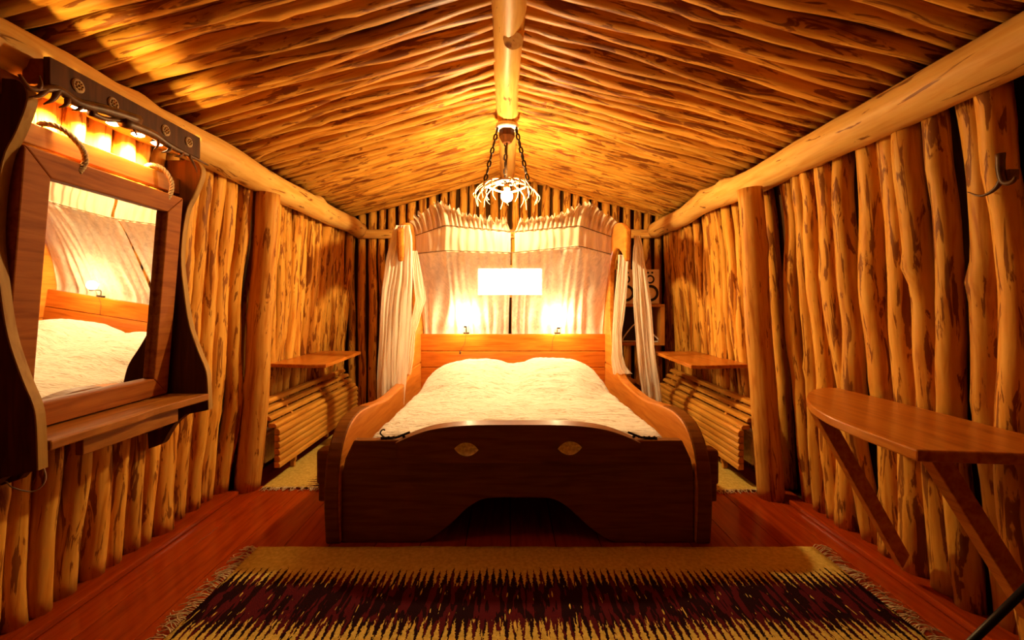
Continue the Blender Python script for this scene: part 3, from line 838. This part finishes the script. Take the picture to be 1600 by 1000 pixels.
# live edge shelf
P = []
for i in range(25):
    y = 1.455 + 0.772 * i / 24
    P.append((y, -1.487 - 0.012 * noise.noise(Vector((y * 6, 2, 0))) - 0.022 * math.exp(-((y - 1.93) / 0.09) ** 2)))
loop = P + [(2.227, -1.695), (1.455, -1.695)]
prism('shelf_board', [loop], 0.772, 0.806, lambda u, v, t: (v, u, t), PLANKW, mr, bevel=0.006)
box('shelf_apron', -1.565, -1.535, 1.62, 2.09, 0.702, 0.772, PLANKW, mr, bevel=0.004)
for y0 in (1.50, 2.10):
    prism('shelf_bracket', [[(-1.70, 0.772), (-1.57, 0.772), (-1.575, 0.73), (-1.64, 0.66), (-1.70, 0.64)]], y0, y0 + 0.03, lambda u, v, t: (u, t, v), DARKW, mr, bevel=0.003)
def rope(pts, rad):
    base = smoothpath(pts, 14); out = []
    for s_ in range(3):
        path = []
        for i, p in enumerate(base):
            d = (base[min(i + 1, len(base) - 1)] - base[max(0, i - 1)]).normalized()
            a = d.cross(Vector((0, 0.3, 1))).normalized(); b = d.cross(a).normalized()
            th = i * 0.62 + s_ * 2.094
            path.append(p + (a * math.cos(th) + b * math.sin(th)) * rad * 0.55)
        out.append(tubedata(path, rad * 0.58, 6))
    v, f = merge(out); return mk('rope_loop', v, f, ROPE, mr, smooth=True)
rope([(-1.66, 1.575, 1.865), (-1.640, 1.585, 1.888), (-1.605, 1.62, 1.880), (-1.575, 1.655, 1.83), (-1.572, 1.668, 1.78), (-1.585, 1.655, 1.735)], 0.0095)
rope([(-1.66, 2.045, 1.865), (-1.640, 2.055, 1.888), (-1.605, 2.085, 1.880), (-1.585, 2.11, 1.83), (-1.588, 2.115, 1.78), (-1.605, 2.105, 1.735)], 0.0095)
tube('cable', smoothpath([at(66, 722, 1.45), at(71, 750, 1.46), at(52, 768, 1.47), at(20, 762, 1.48), at(6, 752, 1.48), at(-20, 770, 1.48)], 6), 0.0022, CABLE, mr, 6)

# ------------------------------------------------------------------ lamp bar above the mirror
lb = thing('lamp_bar', (-1.53, 1.84, 1.97), 'dark wooden lamp bar with medallions, antlers and four spotlights above the mirror', 'lamp')
box('front_board', -1.530, -1.508, 1.475, 2.20, 1.962, 2.066, DARKW, lb, bevel=0.003)
box('end_block', -1.60, -1.530, 1.475, 1.50, 1.975, 2.06, FRAMEW, lb, bevel=0.003)
box('end_block', -1.60, -1.530, 2.175, 2.20, 1.975, 2.0, FRAMEW, lb, bevel=0.003)
box('mounting_batten', -1.64, -1.60, 1.40, 1.475, 1.915, 1.995, FRAMEW, lb, bevel=0.003)
for i, py_ in enumerate((1.572, 1.712, 1.975, 2.118)):
    md = lathe('medallion', (-1.508, py_, 2.015), [(0.0, 0), (0.024, 0), (0.024, 0.003), (0.020, 0.006), (0.0, 0.006)], MEDAL, lb, 20, axis='x', smooth=False)
    # relief of the carved rosette
    parts = []
    for k in range(8):
        a = k * math.pi / 4
        c = Vector((-1.5015, py_ + 0.012 * math.cos(a), 2.015 + 0.012 * math.sin(a)))
        parts.append(spheredata(c, 0.0042, 6, 4))
    parts.append(spheredata((-1.501, py_, 2.015), 0.005, 6, 4))
    v, f = merge(parts); mk('rosette', v, f, EDGEW, md, smooth=True)
SPE = emis('spot_bulb_glow', (1.0, 0.72, 0.38), 60)
for i, (px, py) in enumerate(((130, 158), (182, 183), (220, 202), (250, 217))):
    y = 1.548 * F / (CX - px)
    sp = lathe('spotlight', (-1.560, y, 1.966), [(0.0, 0.024), (0.012, 0.024), (0.026, 0.002), (0.026, 0.0), (0.0, 0.0)], IRON, lb, 16)
    lens = lathe('bulb', (-1.560, y, 1.958), [(0.0, 0.0), (0.016, 0.001), (0.0235, 0.006), (0.022, 0.0075), (0.0, 0.0075)], SPE, sp, 16)
    ld = bpy.data.lights.new('spot_light', 'SPOT'); ld.energy = SPOT_W; ld.color = (1.0, 0.72, 0.27); ld.spot_size = math.radians(125); ld.spot_blend = 0.6
    ld.shadow_soft_size = 0.02
    lo = bpy.data.objects.new('spot_light', ld); C.objects.link(lo); lo.location = (-1.632, y, 1.940)
    lo.rotation_euler = Vector((-0.9, 0, -1)).to_track_quat('-Z', 'Y').to_euler(); lo['kind'] = 'helper'
for y in [1.53 + 0.105 * i for i in range(8)]:
    # added spots stand in for lamplight through the slot between board and beam
    ld = bpy.data.lights.new('slot_light', 'SPOT'); ld.energy = UP_W; ld.color = (1.0, 0.72, 0.27); ld.spot_size = math.radians(52); ld.spot_blend = 0.5
    ld.shadow_soft_size = 0.008
    lo = bpy.data.objects.new('slot_light', ld); C.objects.link(lo); lo.location = (-1.547, y, 2.02)
    lo.rotation_euler = Vector((0.12, 0, 1)).to_track_quat('-Z', 'Y').to_euler(); lo['kind'] = 'helper'
def antler(pts, r, tines, root, mat=ANTD, k=5):
    main = smoothpath(pts, k); n_ = len(main)
    r *= 1.35
    pr = [tubedata(main, [r * (1 - 0.8 * i / (n_ - 1)) for i in range(n_)], 8)]
    for fr_, tip, rt in tines:
        b0 = main[int(fr_ * (n_ - 1))]; tip = Vector(tip); mid = (b0 + tip) / 2 + Vector((0.008, 0, -0.008))
        pp = smoothpath([b0, mid, tip], 4); m_ = len(pp); rt *= 1.3
        pr.append(tubedata(pp, [rt * (1 - 0.85 * i / (m_ - 1)) for i in range(m_)], 7))
    v, f = merge(pr); return mk('antler', v, f, mat, root, smooth=True)
AY = 1.50
def ax(px, py, X=-1.50): return at(px, py, X * F / (px - CX))
antler([ax(215, 188), ax(165, 172), ax(120, 160), ax(90, 140), ax(62, 140), ax(44, 136), ax(30, 116)], 0.017,
       [(0.62, ax(45, 152), 0.009), (0.5, ax(68, 163), 0.010), (0.42, ax(92, 168), 0.009), (0.3, ax(112, 172), 0.008), (0.7, ax(62, 118), 0.008)], lb)
antler([ax(190, 190), ax(235, 208), ax(262, 226), ax(285, 238), ax(300, 245), ax(325, 258)], 0.016,
       [(0.45, ax(252, 238), 0.008), (0.62, ax(272, 244), 0.008), (0.75, ax(308, 270), 0.008), (0.3, ax(240, 234), 0.007)], lb)
antler([ax(140, 176), ax(165, 186), ax(200, 190), ax(222, 202), ax(245, 215)], 0.009, [(0.5, ax(215, 214), 0.006)], lb)

# ------------------------------------------------------------------ curved wall table on the right
tb = thing('wall_table', (1.45, 1.8, 0.1), 'varnished half-oval table on two diagonal braces along the right log wall', 'table')
top = smooth2([(1.70, 2.31), (1.60, 2.30), (1.48, 2.20), (1.35, 2.02), (1.265, 1.82), (1.225, 1.62), (1.213, 1.325)], 6) + [(1.72, 1.27)]
top = top + [(1.72, 2.0)]
prism('table_top', [top], 0.782, 0.818, lambda u, v, t: (u, v, t), SHELFW, tb, bevel=0.006)
def brace(y0, y1, x_top, x_bot, zb):
    wd = 0.035
    P = [(x_top - wd, 0.781), (x_top + wd, 0.781), (x_bot + wd * 0.9, zb + 0.03), (x_bot, zb - 0.03)]
    prism('brace', [P], y0, y1, lambda u, v, t: (u, t, v), SHELFW, tb, bevel=0.003)
brace(1.96, 2.0, 1.375, 1.73, 0.12)
brace(1.44, 1.49, 1.375, 1.70, 0.24)

# ------------------------------------------------------------------ corner shelves at the back
for s, lab in ((-1, 'small varnished corner shelf on the left wall above the slatted radiator cover'), (1, 'small varnished corner shelf on the right wall above the slatted radiator cover')):
    P = [(1.82 * s, 3.42), (1.50 * s, 3.36), (1.36 * s, 3.38), (1.40 * s, 4.30), (1.50 * s, 4.34), (1.80 * s, 4.34)]
    dy = 0.06 if s > 0 else 0.02
    P = [(x, y - dy) for x, y in P]
    o = prism('corner_shelf', [P], 0.770, 0.798, lambda u, v, t: (u, v, t), SHELFW, None, bevel=0.005)
    tag(o, lab, 'shelf')

# ------------------------------------------------------------------ slatted radiator covers
def rad_cover(s, label, y0, y1):
    t = thing('radiator_cover', (1.62 * s, (y0 + y1) / 2, 0.0), label, 'radiator cover', 'slatted radiator covers')
    prof = [(1.575, 0.115 + 0.046 * i, 0) for i in range(6)] + [(1.598, 0.392, 1), (1.636, 0.440, 1), (1.672, 0.488, 1), (1.708, 0.536, 1)]
    for i, (x, z, top_) in enumerate(prof):
        th, hh_ = (0.040, 0.042) if not top_ else (0.058, 0.030)
        x0, x1 = x * s, (x + th) * s
        a = min(x0, x1); b = max(x0, x1)
        # a slat with a chamfered nose
        Pp = [(x, z), (x + th, z), (x + th, z + hh_), (x + 0.012, z + hh_), (x, z + hh_ * 0.55)]
        prism('slat', [[(q[0] * s, q[1]) for q in Pp]], y0, y1, lambda u, v, tt: (u, tt, v), SLATW, t, bevel=0.003)
    for yy in (y0 + 0.30, (y0 + y1) / 2 + 0.1, y1 - 0.15):
        Pp = [(1.612, 0.06), (1.612, 0.39), (1.72, 0.535), (1.75, 0.50), (1.66, 0.36), (1.66, 0.06)]
        prism('support_rib', [[(q[0] * s, q[1]) for q in Pp]], yy, yy + 0.03, lambda u, v, tt: (u, tt, v), SLATW, t, bevel=0.002)
    for yy in (y0 + 0.30, y1 - 0.15):
        box('foot', min(1.62 * s, 1.65 * s), max(1.62 * s, 1.65 * s), yy, yy + 0.03, 0.018, 0.07, SLATW, t, bevel=0.002)
    r_ = thing('radiator', (1.73 * s, (y0 + y1) / 2, 0.13), 'pale metal panel radiator behind the slatted cover on the %s' % ('right' if s > 0 else 'left'), 'radiator')
    xa, xb = 1.695 * s, 1.755 * s
    box('radiator_panel', min(xa, xb), max(xa, xb), y0 + 0.04, y1 - 0.1, 0.13, 0.36, WHITE, r_, bevel=0.012)
    for q in range(4):
        yy = y0 + 0.1 + q * 0.4
        box('wall_bracket', min(1.75 * s, 1.82 * s), max(1.75 * s, 1.82 * s), yy, yy + 0.02, 0.2, 0.23, WHITE, r_, bevel=0.002)
    tube('valve_pipe', [(1.69 * s, y0 + 0.02, 0.335), (1.69 * s, y0 + 0.16, 0.335)], 0.009, WHITE, r_, 8)
rad_cover(-1, 'slatted pale wood radiator cover along the left wall beside the bed', 3.10, 4.72)
rad_cover(1, 'slatted pale wood radiator cover along the right wall beside the bed', 3.06, 4.72)

# ------------------------------------------------------------------ speakers, cube shelf
def speaker(xc, z0, label):
    t = thing('speaker', (xc, 4.86, z0), label, 'speaker', 'speakers on the cube shelf')
    wv = 0.20; hv = 0.37
    box('cabinet', xc - wv / 2, xc + wv / 2, 4.78, 4.98, z0, z0 + hv, DARKW, t, bevel=0.006)
    box('front_baffle', xc - wv / 2 + 0.002, xc + wv / 2 - 0.002, 4.766, 4.780, z0 + 0.002, z0 + hv - 0.002, CREAMP, t, bevel=0.004)
    f0 = 4.766
    wf_ = lathe('woofer', (xc, f0, z0 + 0.115), [(0.0, -0.01), (0.086, 0.0), (0.088, 0.010), (0.070, 0.012), (0.062, 0.002), (0.0, 0.002)], BLACK, t, 28, axis='y')
    lathe('cone', (xc, f0 - 0.003, z0 + 0.115), [(0.0, 0.0), (0.058, 0.0), (0.060, 0.008), (0.030, 0.003), (0.022, 0.012), (0.0, 0.016)], CONE, wf_, 24, axis='y')
    tw = lathe('tweeter', (xc, f0, z0 + 0.262), [(0.0, -0.006), (0.046, 0.0), (0.046, 0.006), (0.034, 0.007), (0.0, 0.004)], BLACK, t, 24, axis='y')
    lathe('tweeter_ring', (xc, f0 - 0.004, z0 + 0.262), [(0.022, 0.0), (0.030, 0.002), (0.028, 0.006), (0.020, 0.004)], CONE, tw, 20, axis='y')
    v, f = spheredata((xc, f0 - 0.006, z0 + 0.262), 0.012, 10, 8); mk('tweeter_dome', v, f, CONE, tw, smooth=True)
    for dx in (-0.022, 0.022):
        lathe('port', (xc + dx, f0, z0 + 0.333), [(0.0, -0.003), (0.011, 0.0), (0.011, 0.004), (0.0, 0.002)], BLACK, t, 12, axis='y')
zs = H - (475 - CY) / F * 4.76
speaker((1016 - CX) / F * 4.76, zs, 'right white-fronted speaker on the cube shelf, nearer the corner')
speaker((978 - CX) / F * 4.76, zs, 'left white-fronted speaker on the cube shelf, mostly behind gauze drape')
x0, x1 = (968 - CX) / F * 4.7, (1039 - CX) / F * 4.7
z1 = zs; z0 = H - (540 - CY) / F * 4.7
cb = thing('cube_shelf', ((x0 + x1) / 2, 4.85, z0), 'open orange wooden cube shelf on the back wall carrying two speakers', 'shelf')
box('top_panel', x0, x1, 4.70, 5.04, z1 - 0.030, z1 - 0.001, CUBEW, cb); box('bottom_panel', x0, x1, 4.70, 5.04, z0, z0 + 0.03, CUBEW, cb)
box('side_panel', x0, x0 + 0.03, 4.70, 5.04, z0 + 0.03, z1 - 0.03, CUBEW, cb); box('side_panel', x1 - 0.045, x1, 4.70, 5.04, z0 + 0.03, z1 - 0.03, CUBEW, cb)
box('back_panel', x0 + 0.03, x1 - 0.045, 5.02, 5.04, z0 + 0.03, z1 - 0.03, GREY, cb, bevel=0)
# white bent band inside the cube
zz = z0 + 0.036
hp = smoothpath([at(1003, 500, 4.78), at(990, 508, 4.78), at(978, 522, 4.78), at(972, 533, 4.78), Vector((at(977, 533, 4.78).x, 4.78, zz + 0.004)), Vector((at(1003, 533, 4.78).x, 4.78, zz + 0.004)),
                 Vector((at(1029, 533, 4.78).x, 4.78, zz + 0.004)), at(1020, 522, 4.78), at(1009, 507, 4.78), at(1003, 500, 4.78)], 5)
v, f = tubedata(hp, 0.007, 8, cap=False)
tag(mk('bent_band', v, f, WHITE, smooth=True), 'white bent triangular band standing inside the orange cube shelf', 'ornament')
# small low shelf with a bundle of cloth behind the bed
lx0, lx1 = at(958, 0, 4.8).x, at(1003, 0, 4.8).x
lz = H - (604 - CY) / F * 4.8
ls = thing('low_stand', ((lx0 + lx1) / 2, 4.85, 0), 'small dark wooden stand behind the bed under the cube shelf', 'stand')
box('top_board', lx0, lx1, 4.72, 5.02, lz - 0.035, lz, DARKW, ls)
for xa in (lx0 + 0.01, lx1 - 0.04):
    for ya in (4.74, 4.97): box('leg', xa, xa + 0.03, ya, ya + 0.03, 0, lz - 0.035, DARKW, ls)
vs, fs = spheredata(((lx0 + lx1) / 2, 4.84, lz + 0.045), 0.10, 24, 14, 0.42)
vs = [v + Vector((noise.noise(v * 14), noise.noise(v * 14 + Vector((5, 0, 0))), noise.noise(v * 20) * 0.5)) * 0.03 for v in vs]
vs = [Vector((v.x, v.y, max(v.z, lz + 0.001))) for v in vs]
tag(mk('folded_cloth', vs, fs, plain('bundle_cloth', (0.50, 0.28, 0.12), 0.9), smooth=True), 'crumpled brown cloth bundle lying on the low stand', 'cloth')

# ------------------------------------------------------------------ rugs
def rug(cx, cy, lx, ly, rot, label, ends, th=0.012, nm='rug', group=None, yoff=0.0, z0=0.001, fl_=0.085):
    """lx: extent across the teeth, ly: along; local frame rotated by rot; ends: list of local-x signs with fringe"""
    t = thing(nm, (cx, cy, z0), label, 'rug', group)
    t.rotation_euler = (0, 0, rot)
    nx, ny = 70, 50
    def fn(u, v):
        x = (u - 0.5) * lx; y = (v - 0.5) * ly
        z = th + 0.004 * noise.noise(Vector((x * 3, y * 3, cx))) + 0.002 * noise.noise(Vector((x * 30, y * 30, 0)))
        return Vector((x + 0.006 * noise.noise(Vector((y * 14, cx, 0))), y + 0.006 * noise.noise(Vector((x * 10, cy, 3))) , z))
    v, f = sheetmesh(ny, nx, fn)
    me = bpy.data.meshes.new('woven_field'); me.from_pydata([(p[0], p[1] + yoff, p[2]) for p in v], [], f)
    me.polygons.foreach_set('use_smooth', [True] * len(f)); me.materials.append(RUG); me.update()
    o = bpy.data.objects.new('woven_field', me); C.objects.link(o); o.parent = t; o.location = (0, -yoff, 0)
    md = o.modifiers.new('thick', 'SOLIDIFY'); md.thickness = th - 0.003; md.offset = -1
    rr_ = random.Random(int(cx * 100) + 3)
    for sgn in ends:
        parts = []
        n_ = int(ly / 0.0085)
        for i in range(n_):
            y = (-0.5 + (i + rr_.random()) / n_) * ly
            tw = math.sin(y * 24 + cx) * 0.02 + rr_.uniform(-0.02, 0.02)
            ln = fl_ * rr_.uniform(0.55, 1.15)
            p0 = Vector((sgn * lx / 2 - sgn * 0.006, y, th * 0.5))
            p1 = p0 + Vector((sgn * ln * 0.35, tw * 0.4 + rr_.uniform(-0.006, 0.006), 0.004 + rr_.random() * 0.008))
            p2 = p0 + Vector((sgn * ln * 0.75, tw * 0.9 + rr_.uniform(-0.012, 0.012), 0.000 + rr_.random() * 0.006))
            p3 = p0 + Vector((sgn * ln, tw + rr_.uniform(-0.02, 0.02), -th * 0.5 + 0.004))
            pp = smoothpath([p0, p1, p2, p3], 2)
            parts.append(tubedata(pp, [0.0026, 0.0024, 0.0022, 0.002, 0.002, 0.0018, 0.0015], 4, cap=False))
        v, f = merge(parts)
        me = bpy.data.meshes.new('fringe'); me.from_pydata([tuple(q) for q in v], [], f); me.materials.append(FRINGE)
        me.polygons.foreach_set('use_smooth', [True] * len(f)); me.update()
        fo = bpy.data.objects.new('fringe', me); C.objects.link(fo); fo.parent = t; fo['kind'] = 'stuff'
    return t
# front rug: far edge Y=2.285, extends toward and past the camera's lower frame edge
rug(0.145, 1.66, 2.83, 1.25, 0.0, 'large cream woven rug with saw-toothed dark wine bands before the bed', (-1, 1), yoff=-0.20)
rug(-1.36, 3.98, 1.90, 0.60, math.radians(90), 'narrow cream and wine woven rug on the floor left of the bed', (-1,), group=None, fl_=0.05, yoff=0.20)
rug(1.40, 3.82, 1.66, 0.60, math.radians(-90), 'narrow cream and wine woven rug on the floor right of the bed', (1,), fl_=0.05, yoff=0.20)

# ------------------------------------------------------------------ antler hook, tripod stand
hk = thing('antler_hook', (1.60, 1.45, 1.6), 'dark antler coat hook on the right log wall near the ceiling beam', 'hook')
X = 1.665
def rx(px, py, X=X): return at(px, py, X * F / (px - CX))
main = smoothpath([rx(1563, 240), rx(1563, 262), rx(1566, 280), rx(1572, 286), rx(1582, 284), rx(1588, 276)], 4)
pr = [tubedata(main, [0.013, 0.013, 0.012, 0.012] + [0.012 - 0.0004 * i for i in range(len(main) - 4)], 8)]
arm = smoothpath([rx(1566, 278), rx(1558, 292), rx(1545, 302), rx(1530, 306), rx(1512, 300)], 4)
pr.append(tubedata(arm, [0.009 * (1 - 0.8 * i / (len(arm) - 1)) for i in range(len(arm))], 8))
v, f = merge(pr); mk('antler_branch', v, f, ANTD, hk, smooth=True)
box('mounting_block', 1.668, 1.705, 1.49, 1.515, 1.665, 1.70, ANTD, hk, bevel=0.004)

st = thing('tripod_stand', (1.385, 1.16, 0), 'black metal tripod stand at the lower right corner of the photo', 'stand')
tube('pole', [(1.385, 1.16, 0.06), (1.385, 1.16, 0.62)], 0.013, BLACK, st, 10)
lathe('leg_collar', (1.385, 1.16, 0.50), [(0.0, 0), (0.022, 0), (0.024, 0.02), (0.022, 0.045), (0.0, 0.045)], BLACK, st, 14)
for a in (math.radians(148), math.radians(268), math.radians(28)):
    q = Vector((math.cos(a), math.sin(a), 0))
    tube('leg', [Vector((1.385, 1.16, 0.52)) + q * 0.02, Vector((1.385, 1.16, 0.026)) + q * 0.30], 0.010, BLACK, st, 8)
